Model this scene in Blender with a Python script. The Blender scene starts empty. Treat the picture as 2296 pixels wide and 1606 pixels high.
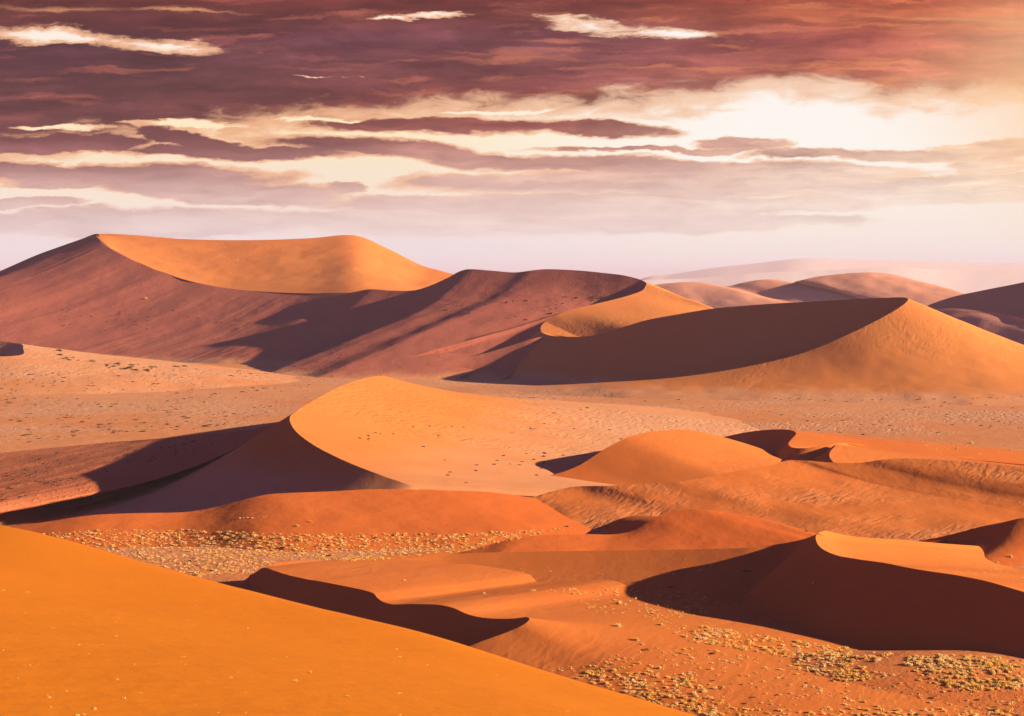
import bpy, math, random
import numpy as np
from mathutils import Vector
from mathutils.bvhtree import BVHTree

scene = bpy.context.scene
col = scene.collection

# ------------------------------------------------------------------ camera
CAM_H = 100.0
F = 1148.0 / math.tan(math.radians(15.0))          # focal length on a 2296 px wide picture
PITCH = math.atan((803.0 - 643.0) / F)
cam_data = bpy.data.cameras.new("camera")
cam = bpy.data.objects.new("camera", cam_data)
col.objects.link(cam)
cam.location = (0, 0, CAM_H)
cam.rotation_euler = (math.pi / 2 - PITCH, 0, 0)
cam_data.sensor_width = 36
cam_data.angle = math.radians(30.0)
cam_data.clip_start = 0.5
cam_data.clip_end = 60000
scene.camera = cam

# ------------------------------------------------------------------ render look
scene.view_settings.view_transform = 'Standard'
scene.view_settings.look = 'None'
scene.view_settings.exposure = 1.3
scene.view_settings.gamma = 1.0
scene.render.engine = 'CYCLES'
scene.cycles.use_denoising = True
scene.cycles.max_bounces = 5
scene.cycles.diffuse_bounces = 2
scene.cycles.volume_bounces = 0
scene.cycles.sample_clamp_indirect = 4

# ------------------------------------------------------------------ sun
SUN_AZ = math.radians(-8.0)      # counter-clockwise from +X: low on the right
SUN_EL = math.radians(16.0)
SUN_DIR = Vector((math.cos(SUN_AZ) * math.cos(SUN_EL), math.sin(SUN_AZ) * math.cos(SUN_EL), math.sin(SUN_EL)))
sun_data = bpy.data.lights.new("sun", 'SUN')
sun_data.energy = 5.0
sun_data.angle = math.radians(0.6)
sun_data.color = (1.0, 0.77, 0.52)
sun = bpy.data.objects.new("sun", sun_data)
col.objects.link(sun)
sun.rotation_euler = SUN_DIR.to_track_quat('Z', 'Y').to_euler()

# ------------------------------------------------------------------ node helper
class NT:
    def __init__(self, tree):
        self.t = tree
    def n(self, typ, **kw):
        nd = self.t.nodes.new(typ)
        for k, v in kw.items():
            setattr(nd, k, v)
        return nd
    def put(self, sock, v):
        if isinstance(v, bpy.types.NodeSocket):
            self.t.links.new(v, sock)
        elif v is not None:
            if sock.type == 'RGBA' and len(v) == 3:
                v = (*v, 1.0)
            sock.default_value = v
    def m(self, op, a, b=None, c=None, clamp=False):
        nd = self.n('ShaderNodeMath', operation=op)
        nd.use_clamp = clamp
        self.put(nd.inputs[0], a)
        if b is not None: self.put(nd.inputs[1], b)
        if c is not None: self.put(nd.inputs[2], c)
        return nd.outputs[0]
    def vm(self, op, a, b=None):
        nd = self.n('ShaderNodeVectorMath', operation=op)
        self.put(nd.inputs[0], a)
        if b is not None: self.put(nd.inputs[1], b)
        return nd.outputs['Value'] if op in ('LENGTH', 'DOT_PRODUCT') else nd.outputs[0]
    def xyz(self, x, y, z=0.0):
        nd = self.n('ShaderNodeCombineXYZ')
        self.put(nd.inputs[0], x); self.put(nd.inputs[1], y); self.put(nd.inputs[2], z)
        return nd.outputs[0]
    def sep(self, v):
        nd = self.n('ShaderNodeSeparateXYZ'); self.put(nd.inputs[0], v)
        return nd.outputs
    def mix(self, fac, a, b, mode='MIX'):
        nd = self.n('ShaderNodeMix', data_type='RGBA', blend_type=mode)
        self.put(nd.inputs[0], fac); self.put(nd.inputs[6], a); self.put(nd.inputs[7], b)
        return nd.outputs[2]
    def ss(self, v, lo, hi, a=0.0, b=1.0):
        nd = self.n('ShaderNodeMapRange', interpolation_type='SMOOTHSTEP')
        self.put(nd.inputs[0], v)
        nd.inputs[1].default_value, nd.inputs[2].default_value = lo, hi
        nd.inputs[3].default_value, nd.inputs[4].default_value = a, b
        return nd.outputs[0]
    def ramp(self, v, stops, interp='LINEAR'):
        nd = self.n('ShaderNodeValToRGB'); self.put(nd.inputs[0], v)
        cr = nd.color_ramp; cr.interpolation = interp
        while len(cr.elements) < len(stops): cr.elements.new(0.5)
        for e, (p, c) in zip(cr.elements, sorted(stops, key=lambda s: s[0])):
            e.position = p; e.color = (*c, 1.0) if not isinstance(c, (int, float)) else (c, c, c, 1.0)
        return nd.outputs[0]
    def noise(self, vec, scale, detail=4.0, rough=0.5, dist=0.0, dim='3D'):
        nd = self.n('ShaderNodeTexNoise', noise_dimensions=dim)
        self.put(nd.inputs['Vector'], vec)
        nd.inputs['Scale'].default_value = scale
        nd.inputs['Detail'].default_value = detail
        nd.inputs['Roughness'].default_value = rough
        nd.inputs['Distortion'].default_value = dist
        return nd.outputs

def s2l(c):
    return tuple(((v / 255) / 12.92 if v / 255 <= 0.04045 else ((v / 255 + 0.055) / 1.055) ** 2.4) for v in c)

# ------------------------------------------------------------------ sky
world = bpy.data.worlds.new("World")
scene.world = world
world.use_nodes = True
wt = world.node_tree
wt.nodes.clear()
W = NT(wt)
EXPO = 2.0 ** scene.view_settings.exposure
gen = W.n('ShaderNodeTexCoord').outputs['Generated']
dx, dy, dz = W.sep(gen)[:3]
dys = W.m('MAXIMUM', dy, 0.12)
# U, V: plane in front of the viewer, one unit = a thousand pixels of a 2296 px picture
U = W.m('MULTIPLY_ADD', W.m('DIVIDE', dx, dys), F / 1000, 1.148)
V = W.m('MULTIPLY_ADD', W.m('DIVIDE', dz, dys), -F / 1000, 0.643)
# wind-drawn warping of the cloud shapes
P0 = W.xyz(U, W.m('MULTIPLY', V, 3.2))
wn = W.vm('SUBTRACT', W.noise(P0, 3.2, 5.0, 0.62)[1], (0.5, 0.5, 0.5))
wx, wy, wz = W.sep(wn)[:3]
Uw = W.m('MULTIPLY_ADD', wx, 0.26, U)
Vw = W.m('MULTIPLY_ADD', wy, 0.060, V)
wn2 = W.vm('SUBTRACT', W.noise(P0, 17.0, 6.0, 0.68)[1], (0.5, 0.5, 0.5))
wx2, wy2, wz2 = W.sep(wn2)[:3]
Uw = W.m('MULTIPLY_ADD', wx2, 0.07, Uw)
Vw = W.m('MULTIPLY_ADD', wy2, 0.022, Vw)
PW = W.xyz(Uw, Vw)
def blob(cu, cv, hu, hv, slope=0.0, amp=1.0):
    """soft elliptical field, 1 in the middle, 0 at the rim; slope = fall in V per unit of U"""
    mp = W.n('ShaderNodeMapping', vector_type='POINT')
    W.put(mp.inputs['Vector'], PW)
    a = math.atan(slope)
    # rotate about the centre, then scale: p' = S * R(-a) * (p - c)
    mp.vector_type = 'TEXTURE'
    mp.inputs['Location'].default_value = (cu, cv, 0)
    mp.inputs['Rotation'].default_value = (0, 0, a)
    mp.inputs['Scale'].default_value = (hu, hv, 1)
    L = W.vm('LENGTH', mp.outputs[0])
    return W.m('MULTIPLY', W.m('SUBTRACT', 1.0, L), amp)

def union(items):
    r = items[0]
    for b in items[1:]:
        r = W.m('SMOOTH_MAX', r, b, 0.15)
    return r

# big deck of cloud: everything above a lower edge that wanders with U
deck_edge = W.ramp(W.m('MULTIPLY', U, 1 / 2.4), [(0.0, .335), (.10, .315), (.20, .29), (.27, .265), (.35, .25), (.45, .235), (.55, .24), (.64, .225), (.72, .195), (.78, .195), (.83, .225), (.88, .22), (.95, .205), (1.0, .195)], 'EASE')
deck = W.m('MULTIPLY', W.m('SUBTRACT', deck_edge, Vw), 14.0)
deck = W.m('MINIMUM', deck, 1.0)
gaps = union([
    blob(.13, .083, .33, .028, .05), blob(.36, .104, .26, .024, .09), blob(1.34, .058, .28, .026, .06),
    blob(1.54, .078, .22, .020, .05), blob(.98, .043, .19, .011, -.02), blob(.88, .050, .07, .008, .0),
    blob(.72, .174, .10, .0035, .0), blob(.72, .268, .10, .006, .0), blob(.42, .285, .18, .010, .03), blob(.12, .292, .12, .007, .0), blob(1.1, .252, .12, .006, .0)])
wisp = W.noise(W.xyz(W.m('MULTIPLY', Uw, 5.0), W.m('MULTIPLY', Vw, 42.0)), 1.0, 6.0, .65, .4)[0]
gaps = W.m('SUBTRACT', gaps, W.m('MULTIPLY', W.m('ABSOLUTE', W.m('SUBTRACT', wisp, .42)), 1.5))
soft_gaps = union([blob(.12, .025, .2, .008, .02, .6), blob(.42, .028, .17, .006, .02, .9), blob(2.28, .05, .28, .012, .02, .55), blob(2.1, .045, .25, .007, .04, .45)])
clouds = union([
    blob(.98, .283, .30, .020, .01), blob(1.36, .289, .16, .017, .03), blob(.19, .322, .17, .018, .0), blob(.44, .318, .16, .017, .16),
    blob(.52, .345, .24, .016, .03), blob(.05, .325, .12, .02, -.03), blob(.92, .343, .36, .022, .08), blob(1.5, .372, .5, .018, .02),
    blob(1.65, .321, .10, .012, .0), blob(1.50, .334, .28, .006, .0), blob(1.80, .344, .15, .010, .0), blob(2.0, .347, .18, .012, .0),
    blob(2.22, .335, .16, .022, -.05), blob(1.15, .408, .24, .018, .0), blob(1.5, .412, .55, .028, .0), blob(.30, .395, .34, .026, .02),
    blob(.50, .432, .26, .026, .06), blob(.13, .413, .12, .012, .02), blob(.05, .380, .15, .018, .03), blob(.78, .427, .05, .013, .0),
    blob(1.90, .375, .11, .007, .0), blob(2.05, .405, .36, .014, .0), blob(.05, .455, .14, .010, .0), blob(1.35, .46, .6, .022, .0),
    blob(2.15, .44, .35, .018, .0), blob(.3, .50, .5, .03, .0), blob(1.1, .50, .5, .03, .0), blob(2.2, .37, .08, .02, .0),
    blob(.95, .468, .10, .02, .0), blob(1.6, .50, .35, .020, .0)])
brk = W.noise(P0, 9.0, 7.0, 0.62, 0.6)[0]
fluff = W.m('MULTIPLY', W.m('SUBTRACT', brk, 0.5), 1.5)
dens = W.m('SMOOTH_MAX', deck, W.m('MULTIPLY', clouds, 2.6), 0.2)
dens = W.m('SUBTRACT', dens, W.m('MULTIPLY', W.m('MAXIMUM', gaps, -0.12), 1.9))
dens = W.m('ADD', dens, fluff)
D = W.ss(dens, -0.50, 0.72)
# streaky light and dark inside the deck
streak = W.noise(W.xyz(W.m('MULTIPLY', Uw, .9), W.m('MULTIPLY', Vw, 9.0)), 2.6, 6.0, 0.6)[0]
streak2 = W.noise(W.xyz(Uw, W.m('MULTIPLY', Vw, 4.0)), 7.0, 6.0, 0.6)[0]
# body colour of the cloud by height, on the left / middle / right of the view
def R(stops):
    return W.ramp(W.m('MULTIPLY', V, 1 / .7), [(p / .7, s2l(c)) for p, c in stops])
cl = R([(0, (112, 52, 50)), (.05, (104, 50, 54)), (.10, (88, 48, 60)), (.17, (92, 50, 58)), (.24, (100, 50, 54)), (.31, (116, 62, 66)), (.36, (150, 95, 94)), (.42, (205, 165, 156)), (.50, (228, 205, 200)), (.60, (238, 230, 234)), (.7, (220, 205, 210))])
cm = R([(0, (118, 52, 50)), (.04, (124, 60, 58)), (.09, (128, 72, 84)), (.16, (138, 74, 78)), (.22, (130, 60, 58)), (.28, (150, 78, 70)), (.33, (184, 124, 114)), (.40, (222, 180, 164)), (.50, (238, 216, 208)), (.60, (240, 232, 234)), (.7, (218, 205, 210))])
cr_ = R([(0, (212, 98, 72)), (.04, (222, 118, 76)), (.09, (208, 104, 84)), (.16, (222, 124, 96)), (.22, (238, 172, 138)), (.28, (246, 214, 190)), (.34, (240, 206, 182)), (.40, (246, 226, 206)), (.50, (248, 234, 220)), (.60, (245, 236, 230)), (.7, (225, 208, 205))])
cc = W.mix(W.ss(U, .25, 1.25), cl, cm)
cc = W.mix(W.ss(U, 1.15, 2.35), cc, cr_)
gl = R([(0, (255, 240, 226)), (.10, (255, 242, 228)), (.30, (255, 236, 196)), (.38, (250, 232, 205)), (.45, (250, 234, 216)), (.52, (242, 230, 228)), (.60, (240, 236, 242)), (.7, (222, 208, 212))])
gr = R([(0, (255, 250, 246)), (.20, (254, 248, 242)), (.32, (255, 252, 244)), (.42, (255, 248, 236)), (.52, (252, 242, 232)), (.60, (246, 240, 240)), (.7, (225, 208, 208))])
gc = W.mix(W.ss(U, .8, 1.7), gl, gr)
hs = W.n('ShaderNodeHueSaturation'); hs.inputs['Saturation'].default_value = 1.0; hs.inputs['Value'].default_value = .84
W.put(hs.inputs['Color'], cc)
cc = W.mix(W.ss(V, .22, .42, 1.0, 0.0), cc, hs.outputs[0])
shade = W.m('ADD', W.m('MULTIPLY', W.m('SUBTRACT', streak, .5), 4.0), W.m('MULTIPLY', W.m('SUBTRACT', streak2, .5), 2.0))
contrast = W.ss(V, .25, .50, 1.0, .22)
shf = W.m('POWER', 2.0, W.m('MULTIPLY', shade, contrast))
cc = W.mix(1.0, cc, W.xyz(shf, W.m('POWER', shf, 1.15), W.m('POWER', shf, 1.05)), 'MULTIPLY')
cc = W.mix(W.ss(V, .22, .42, 1.0, 0.0), cc, W.mix(1.0, cc, (.98, .94, .90), 'MULTIPLY'))
s3 = W.noise(W.xyz(W.m('MULTIPLY', Uw, 1.3), W.m('MULTIPLY', Vw, 16.0)), 2.2, 5.0, .58)[0]
cc = W.mix(W.m('MULTIPLY', W.ss(s3, .52, .70), W.ss(V, .20, .34, .55, .10)), cc, W.mix(W.ss(U, .5, 2.0), s2l((196, 104, 88)), s2l((246, 150, 96))))
# lit rims
rim = W.ramp(D, [(0.0, (1, 1, 1)), (.25, (1, .93, .72)), (.5, (1, .66, .44)), (.75, (1, .85, .8)), (1, (1, 1, 1))])
rimf = W.m('MULTIPLY', W.ss(V, .10, .45, .55, .12), 1.0)
skyc = W.mix(W.ss(D, .08, .98), gc, cc)
skyc = W.mix(W.m('MULTIPLY', W.m('MULTIPLY', D, W.m('SUBTRACT', 1.0, D)), W.ss(V, .36, .50, 3.0, .3)), skyc, W.mix(W.ss(U, .6, 1.8), s2l((246, 178, 128)), s2l((252, 208, 170))))
sg = W.ss(W.m('ADD', W.m('MAXIMUM', soft_gaps, -.3), W.m('MULTIPLY', fluff, .3)), -.1, .8)
skyc = W.mix(W.m('MULTIPLY', sg, .6), skyc, s2l((250, 176, 120)))
# sun glow on the upper right
glow = W.m('SUBTRACT', 1.0, W.vm('LENGTH', W.vm('MULTIPLY', W.vm('SUBTRACT', W.xyz(U, V), (2.55, .22, 0)), (1.5, 2.4, 1))))
skyc = W.mix(W.m('MULTIPLY', W.ss(glow, .0, 1.0), .9), skyc, s2l((255, 206, 150)))

# the rest of the sky: clear Nishita air under dim mauve cloud
nish = W.n('ShaderNodeTexSky', sky_type='NISHITA')
nish.sun_disc = False
nish.sun_elevation = SUN_EL
nish.sun_rotation = math.pi / 2 - SUN_AZ
nish.altitude = 500
nish.dust_density = 2.5
rest = W.mix(1.0, nish.outputs[0], (0.013 * EXPO, 0.015 * EXPO, 0.050 * EXPO), 'MULTIPLY')
rn = W.noise(W.vm('MULTIPLY', gen, (1, 1, 3.5)), 3.0, 5.0, 0.6)[0]
rest = W.mix(W.ss(rn, .34, .6), rest, s2l((62, 46, 86)))
front = W.m('MULTIPLY', W.ss(dy, .45, .80), W.ss(dz, .50, .24))
final = W.mix(front, rest, skyc)
bg = W.n('ShaderNodeBackground')
W.put(bg.inputs[0], final)
bg.inputs[1].default_value = 1.0 / EXPO
wo = W.n('ShaderNodeOutputWorld')
wt.links.new(bg.outputs[0], wo.inputs[0])
# ------------------------------------------------------------------ materials
PALE = (.60, .315, .170)
def sand(name, c1, c2, pale=None, pale_amt=0.0, rip=0.0, rip_scale=0.2, rip_dir=20.0, grain=0.25, lump=0.0, mask_scale=0.006, streaks=0.0, low=None, lowz=(1.0, 9.0), near=None, fine_s=.35, bump=1.0):
    m = bpy.data.materials.new(name); m.use_nodes = True
    t = m.node_tree; t.nodes.clear(); N = NT(t)
    pos = N.n('ShaderNodeNewGeometry').outputs['Position']
    bs = N.n('ShaderNodeBsdfPrincipled')
    bs.inputs['Roughness'].default_value = 0.95
    bs.inputs['Specular IOR Level'].default_value = 0.08
    big = N.noise(pos, 0.004, 5.0, 0.55)[0]
    fine = N.noise(pos, fine_s, 5.0, 0.65)[0]
    c = N.mix(N.ss(big, .35, .65), c1, c2)
    if streaks:
        st = N.noise(N.vm('MULTIPLY', pos, (.02, .004, .03)), 1.0, 6.0, .6, 1.2)[0]
        c = N.mix(N.m('MULTIPLY', N.ss(st, .45, .75), streaks), c, tuple(v * .72 for v in c2))
    msk = N.ss(N.noise(N.vm('MULTIPLY', pos, (.7, 1, 1)), mask_scale, 6.0, 0.6, 0.5)[0], .42, .60)
    if pale is not None:
        c = N.mix(N.m('MULTIPLY', msk, pale_amt), c, pale)
    c = N.mix(N.m('MULTIPLY', fine, grain), c, tuple(v * .62 for v in c1))
    if low is not None:
        zz = N.sep(pos)[2]
        zn = N.m('ADD', zz, N.m('MULTIPLY', N.m('SUBTRACT', N.noise(pos, .02, 5.0, .6)[0], .5), 14.0))
        lf = N.ss(zn, lowz[0], lowz[1], 1.0, 0.0)
        c = N.mix(lf, c, N.mix(N.m('MULTIPLY', msk, .7), low, PALE))
    if near:
        nf = N.ss(N.sep(pos)[1], 560, 860, 1.0, 0.0)
        c = N.mix(nf, c, N.mix(msk, N.mix(N.m('MULTIPLY', fine, .3), near[0], (.6, .27, .11)), near[1]))
    N.put(bs.inputs['Base Color'], c)
    h = N.m('MULTIPLY', N.noise(pos, .09, 4.0, .55)[0], .6 * bump)
    h = N.m('ADD', h, N.m('MULTIPLY', N.noise(pos, .9, 3.0, .6)[0], .05))
    if rip:
        a = math.radians(rip_dir)
        rv = N.n('ShaderNodeVectorRotate', rotation_type='Z_AXIS'); N.put(rv.inputs['Vector'], pos); rv.inputs['Angle'].default_value = a
        rv2 = N.vm('MULTIPLY', rv.outputs[0], (1.0, .28, 1.0))
        rp = N.noise(rv2, rip_scale, 2.0, .5, .25)[0]
        rp = N.m('SUBTRACT', 1.0, N.m('ABSOLUTE', N.m('MULTIPLY_ADD', rp, 4.0, -2.0)))
        h = N.m('ADD', h, N.m('MULTIPLY', N.m('MULTIPLY', N.m('MULTIPLY', rp, msk), rip), N.ss(N.sep(pos)[1], 640, 950, .15 if near else 1.0, 1.0)))
    if lump:
        lp = N.noise(pos, .45, 3.0, .6)[0]
        h = N.m('ADD', h, N.m('MULTIPLY', N.ss(lp, .52, .74), lump))
    bp = N.n('ShaderNodeBump'); bp.inputs['Strength'].default_value = 1.0; bp.inputs['Distance'].default_value = 1.0
    N.put(bp.inputs['Height'], h)
    t.links.new(bp.outputs[0], bs.inputs['Normal'])
    o = N.n('ShaderNodeOutputMaterial'); t.links.new(bs.outputs[0], o.inputs[0])
    return m

FLO1, FLO2 = (.64, .285, .125), (.62, .225, .075)
M = {
    'floor': sand('floor_sand', FLO1, FLO2, PALE, .75, grain=.14, rip=.5, rip_scale=.21, lump=.12, near=((.60, .225, .080), (.55, .165, .040))),
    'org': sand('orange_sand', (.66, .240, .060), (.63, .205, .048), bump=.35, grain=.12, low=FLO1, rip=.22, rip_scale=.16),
    'orf': sand('orange_sand_fading', (.62, .220, .052), (.60, .190, .042), bump=.4, grain=.12, low=FLO1, lowz=(4., 24.), rip=.4, rip_scale=.21),
    'frt': sand('front_orange_sand', (.62, .185, .034), (.58, .148, .026), bump=.45, grain=.15, streaks=.25, pale=(.57, .20, .06), pale_amt=.2, rip=.10, rip_scale=.2),
    'org_rip': sand('orange_rippled_sand', (.64, .190, .036), (.60, .155, .028), (.60, .25, .10), .55, rip=.42, rip_scale=.24, rip_dir=35, mask_scale=.012),
    'red': sand('grazing_red_sand', (.61, .155, .028), (.57, .130, .024), grain=.15),  # redness of low grazing light, tinted into the sand
    'yel': sand('golden_sand', (.56, .180, .011), (.54, .160, .008), grain=.2, fine_s=4.0, bump=.35),
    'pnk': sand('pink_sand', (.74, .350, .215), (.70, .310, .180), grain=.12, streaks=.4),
    'shd': sand('shaded_side_sand', (.44, .140, .085), (.42, .125, .080), grain=.12, streaks=.3, lump=.3, low=FLO1, lowz=(-2., 7.)),  # dim mauve of slopes turned from the sun, put into the sand colour
    'tail': sand('ruddy_sand', (.52, .175, .075), (.50, .150, .060), grain=.2, lump=.3),
}
mm = bpy.data.materials.new('hazed_far_rock'); mm.use_nodes = True
mm.node_tree.nodes['Principled BSDF'].inputs['Base Color'].default_value = (.80, .72, .68, 1)  # fading by distance haze, painted into the rock as paleness
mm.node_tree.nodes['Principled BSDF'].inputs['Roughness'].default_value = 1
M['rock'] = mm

# ------------------------------------------------------------------ geometry helpers
ca, sa = math.cos(PITCH), math.sin(PITCH)
def at(x, y, r):
    cx, cy = (x - 1148.0) / F, (803.0 - y) / F
    d = np.array([cx, ca + cy * sa, -sa + cy * ca])
    return np.array([0, 0, CAM_H]) + d * (r / d[1])

rng = np.random.RandomState(7)
_tab = rng.rand(256, 256)
def vnoise(x, y):
    xi, yi = np.floor(x).astype(int), np.floor(y).astype(int)
    fx, fy = x - xi, y - yi
    fx, fy = fx * fx * (3 - 2 * fx), fy * fy * (3 - 2 * fy)
    a, b = _tab[xi & 255, yi & 255], _tab[(xi + 1) & 255, yi & 255]
    c, d = _tab[xi & 255, (yi + 1) & 255], _tab[(xi + 1) & 255, (yi + 1) & 255]
    return (a * (1 - fx) + b * fx) * (1 - fy) + (c * (1 - fx) + d * fx) * fy - .5
def fbm(x, y, o=4):
    s = 0; a = 1.0
    for k in range(o):
        s = s + a * vnoise(x * 2 ** k + 17.3 * k, y * 2 ** k + 9.1 * k); a *= .5
    return s

terrain_parts = []
def mesh_obj(name, grids, mat, kind='structure', register=True, mat2=None):
    vs, fs, n0 = [], [], 0
    for G in grids:
        n, m = G.shape[:2]
        vs.append(G.reshape(-1, 3))
        i, j = np.meshgrid(np.arange(n - 1), np.arange(m - 1), indexing='ij')
        q = np.stack([i * m + j, (i + 1) * m + j, (i + 1) * m + j + 1, i * m + j + 1], -1).reshape(-1, 4) + n0
        # make faces look up
        p = vs[-1]
        k = q[:, :] - n0
        nz = np.cross(p[k[:, 1]] - p[k[:, 0]], p[k[:, 2]] - p[k[:, 0]])[:, 2]
        q[nz < 0] = q[nz < 0][:, ::-1]
        fs.append(q); n0 += n * m
    v, f = np.concatenate(vs), np.concatenate(fs)
    me = bpy.data.meshes.new(name)
    me.vertices.add(len(v)); me.vertices.foreach_set('co', v.astype(np.float32).ravel())
    me.loops.add(f.size); me.loops.foreach_set('vertex_index', f.astype(np.int32).ravel())
    me.polygons.add(len(f)); me.polygons.foreach_set('loop_start', np.arange(0, f.size, 4, dtype=np.int32))
    me.polygons.foreach_set('loop_total', np.full(len(f), 4, dtype=np.int32))
    me.polygons.foreach_set('use_smooth', np.ones(len(f), dtype=bool))
    me.update(calc_edges=True); me.validate()
    me.materials.append(mat)
    if mat2 is not None:
        me.materials.append(mat2)
        mi = np.zeros(len(f), np.int32); mi[len(fs[0]):] = 1
        me.polygons.foreach_set('material_index', mi)
    o = bpy.data.objects.new(name, me); col.objects.link(o)
    o['kind'] = kind
    if register: terrain_parts.append(o)
    return o

def spline(P, n, power=0.5):
    """Catmull-Rom through the rows of P (any width); the first three columns set the spacing"""
    P = np.asarray(P, float)
    seg = np.linalg.norm(np.diff(P[:, :3], axis=0), axis=1)
    k = np.maximum(seg, 1e-3) ** power
    t = np.concatenate([[0], np.cumsum(k)])
    # sample evenly in arc length
    L = np.concatenate([[0], np.cumsum(seg)])
    tt = np.interp(np.linspace(0, L[-1], n), L, t)
    m = np.zeros_like(P)
    h = np.diff(t)[:, None]
    d = np.diff(P, axis=0) / h
    m[1:-1] = (d[:-1] * h[1:] + d[1:] * h[:-1]) / (h[1:] + h[:-1])
    m[0], m[-1] = d[0], d[-1]
    i = np.clip(np.searchsorted(t, tt, side='right') - 1, 0, len(t) - 2)
    u = ((tt - t[i]) / (t[i + 1] - t[i]))[:, None]; hh = h[i]
    return (2 * u**3 - 3 * u**2 + 1) * P[i] + (u**3 - 2 * u**2 + u) * hh * m[i] + (-2 * u**3 + 3 * u**2) * P[i + 1] + (u**3 - u**2) * hh * m[i + 1]

def flank(C, par, zmin, nt, amp, rib=None):
    """C (n,3) crest; par (n,4): direction, slope1, length1, slope2 -> (n,nt,3)"""
    n = len(C)
    D = np.linspace(0, 1, 600)
    a = np.radians(par[:, 0]); s1 = np.tan(np.radians(par[:, 1])); d1 = par[:, 2]; s2 = np.tan(np.radians(par[:, 3]))
    G = np.zeros((n, nt, 3))
    for i in range(n):
        drop = max(C[i, 2] - zmin, .5)
        Lm = min(max(d1[i] + drop / max(s2[i], .03), drop / s1[i]), 1400)
        d = D ** 1.7 * Lm
        w = max(d1[i] * .28, .4)
        sl = s2[i] + (s1[i] - s2[i]) / (1 + np.exp(np.clip((d - d1[i]) / w, -30, 30)))
        z = C[i, 2] - np.concatenate([[0], np.cumsum((sl[1:] + sl[:-1]) * .5 * np.diff(d))])
        k = np.searchsorted(-z, -zmin)
        Le = d[min(k, 599)]
        dd = np.linspace(0, 1, nt) ** 1.5 * Le
        zz = np.interp(dd, d, z)
        G[i, :, 0] = C[i, 0] + math.cos(a[i]) * dd
        G[i, :, 1] = C[i, 1] + math.sin(a[i]) * dd
        fade = np.clip(dd / 40.0, 0, 1)
        G[i, :, 2] = zz + fade * amp * fbm(G[i, :, 0] / (14 * amp + 20), G[i, :, 1] / (14 * amp + 20), 3)
    if rib:
        ra, rl, rk = rib
        s_ = np.concatenate([[0], np.cumsum(np.linalg.norm(np.diff(C, axis=0), axis=1))])[:, None]
        dist = np.linalg.norm(G[:, :, :2] - C[:, None, :2], axis=2)
        q = (s_ + rk * dist) / rl
        w = fbm(q, q * 0 + 4.7 + dist / (rl * 14), 3)
        G[..., 2] += ra * w * np.clip(dist / (rl * 1.2), 0, 1)
    return G

def bc(v, n):
    return np.array(v, float) if isinstance(v, (list, tuple)) else np.full(n, float(v))

def ridge(name, pts, lee, wind, mat, zmin=-5, n=420, nt=70, amp=1.0, wob=0.0, rib=None, rib2=None, mat2=None):
    k = len(pts)
    P = np.array([at(*p) for p in pts])
    cols = [bc(v, k) for v in lee] + [bc(v, k) for v in wind]
    A = np.column_stack([P] + cols)
    S = spline(A, n)
    # direction / slope columns: linear, so that they never overshoot
    seg = np.linalg.norm(np.diff(P, axis=0), axis=1); L = np.concatenate([[0], np.cumsum(seg)])
    q = np.linspace(0, L[-1], n)
    for j in range(8):
        S[:, 3 + j] = np.interp(q, L, cols[j])
        ker = np.hanning(15); ker /= ker.sum()
        S[:, 3 + j] = np.convolve(np.pad(S[:, 3 + j], 7, mode='edge'), ker, 'valid')
    if wob:
        S[:, 2] += wob * fbm(q / 16, q * 0 + 3.3, 3)
        S[:, 1] += wob * 2 * fbm(q / 22, q * 0 + 8.3, 3)
    C = S[:, :3]
    return mesh_obj(name, [flank(C, S[:, 3:7], zmin, nt, amp, rib), flank(C, S[:, 7:11], zmin, nt, amp, rib2)], mat, mat2=mat2)

def loft(name, A, B, mat, sag=0.0, n=300, nt=100, amp=1.0, ext=0.0):
    if len(A) == len(B):
        a, b = (np.array([at(*p) for p in R]) for R in (A, B))
        def byindex(P):
            k = np.arange(len(P)); q = np.linspace(0, len(P) - 1, n)
            m = np.gradient(P, axis=0); i0 = np.clip(q.astype(int), 0, len(P) - 2); u = (q - i0)[:, None]
            return (2*u**3-3*u**2+1)*P[i0] + (u**3-2*u**2+u)*m[i0] + (-2*u**3+3*u**2)*P[i0+1] + (u**3-u**2)*m[i0+1]
        a, b = byindex(a), byindex(b)
    else:
        a = spline([at(*p) for p in A], n); b = spline([at(*p) for p in B], n)
    t = np.linspace(0, 1 + ext, nt)[None, :, None]
    G = a[:, None, :] * (1 - t) + b[:, None, :] * t
    tc = np.clip(t[..., 0], 0, 1)
    G[..., 2] -= sag * np.linalg.norm(a - b, axis=1)[:, None] * 4 * tc * (1 - tc)
    G[..., 2] += amp * fbm(G[..., 0] / 60, G[..., 1] / 60, 3) * np.minimum(1, 6 * tc * (1 - tc)) if ext == 0 else 0
    return mesh_obj(name, [G], mat)

# ------------------------------------------------------------------ ground
def ground_z(X, Y):
    z = 0.5 * fbm(X / 55, Y / 55, 4) + 1.6 * fbm(X / 260, Y / 260, 3) * np.clip(Y / 900, .2, 1)
    z = z - 19 * np.exp(-((X + 270) / 240) ** 4 - ((Y - 880) / 100) ** 4)
    z = z + 7.0 * np.exp(-((X - 118) / 62) ** 2 - ((Y - 492) / 26) ** 2)
    z = z - 2.0
    z = z + 4.5 * np.exp(-((X - 45) / 45) ** 2 - ((Y - 535) / 35) ** 2)
    return z
xs = np.concatenate([-np.geomspace(26000, 900, 40), np.linspace(-880, 880, 500), np.geomspace(900, 26000, 40)])
ys = np.concatenate([-np.geomspace(6000, 60, 16), np.linspace(-40, 380, 30), np.geomspace(390, 3200, 620), np.geomspace(3300, 40000, 40)])
Xg, Yg = np.meshgrid(xs, ys, indexing='ij')
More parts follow.
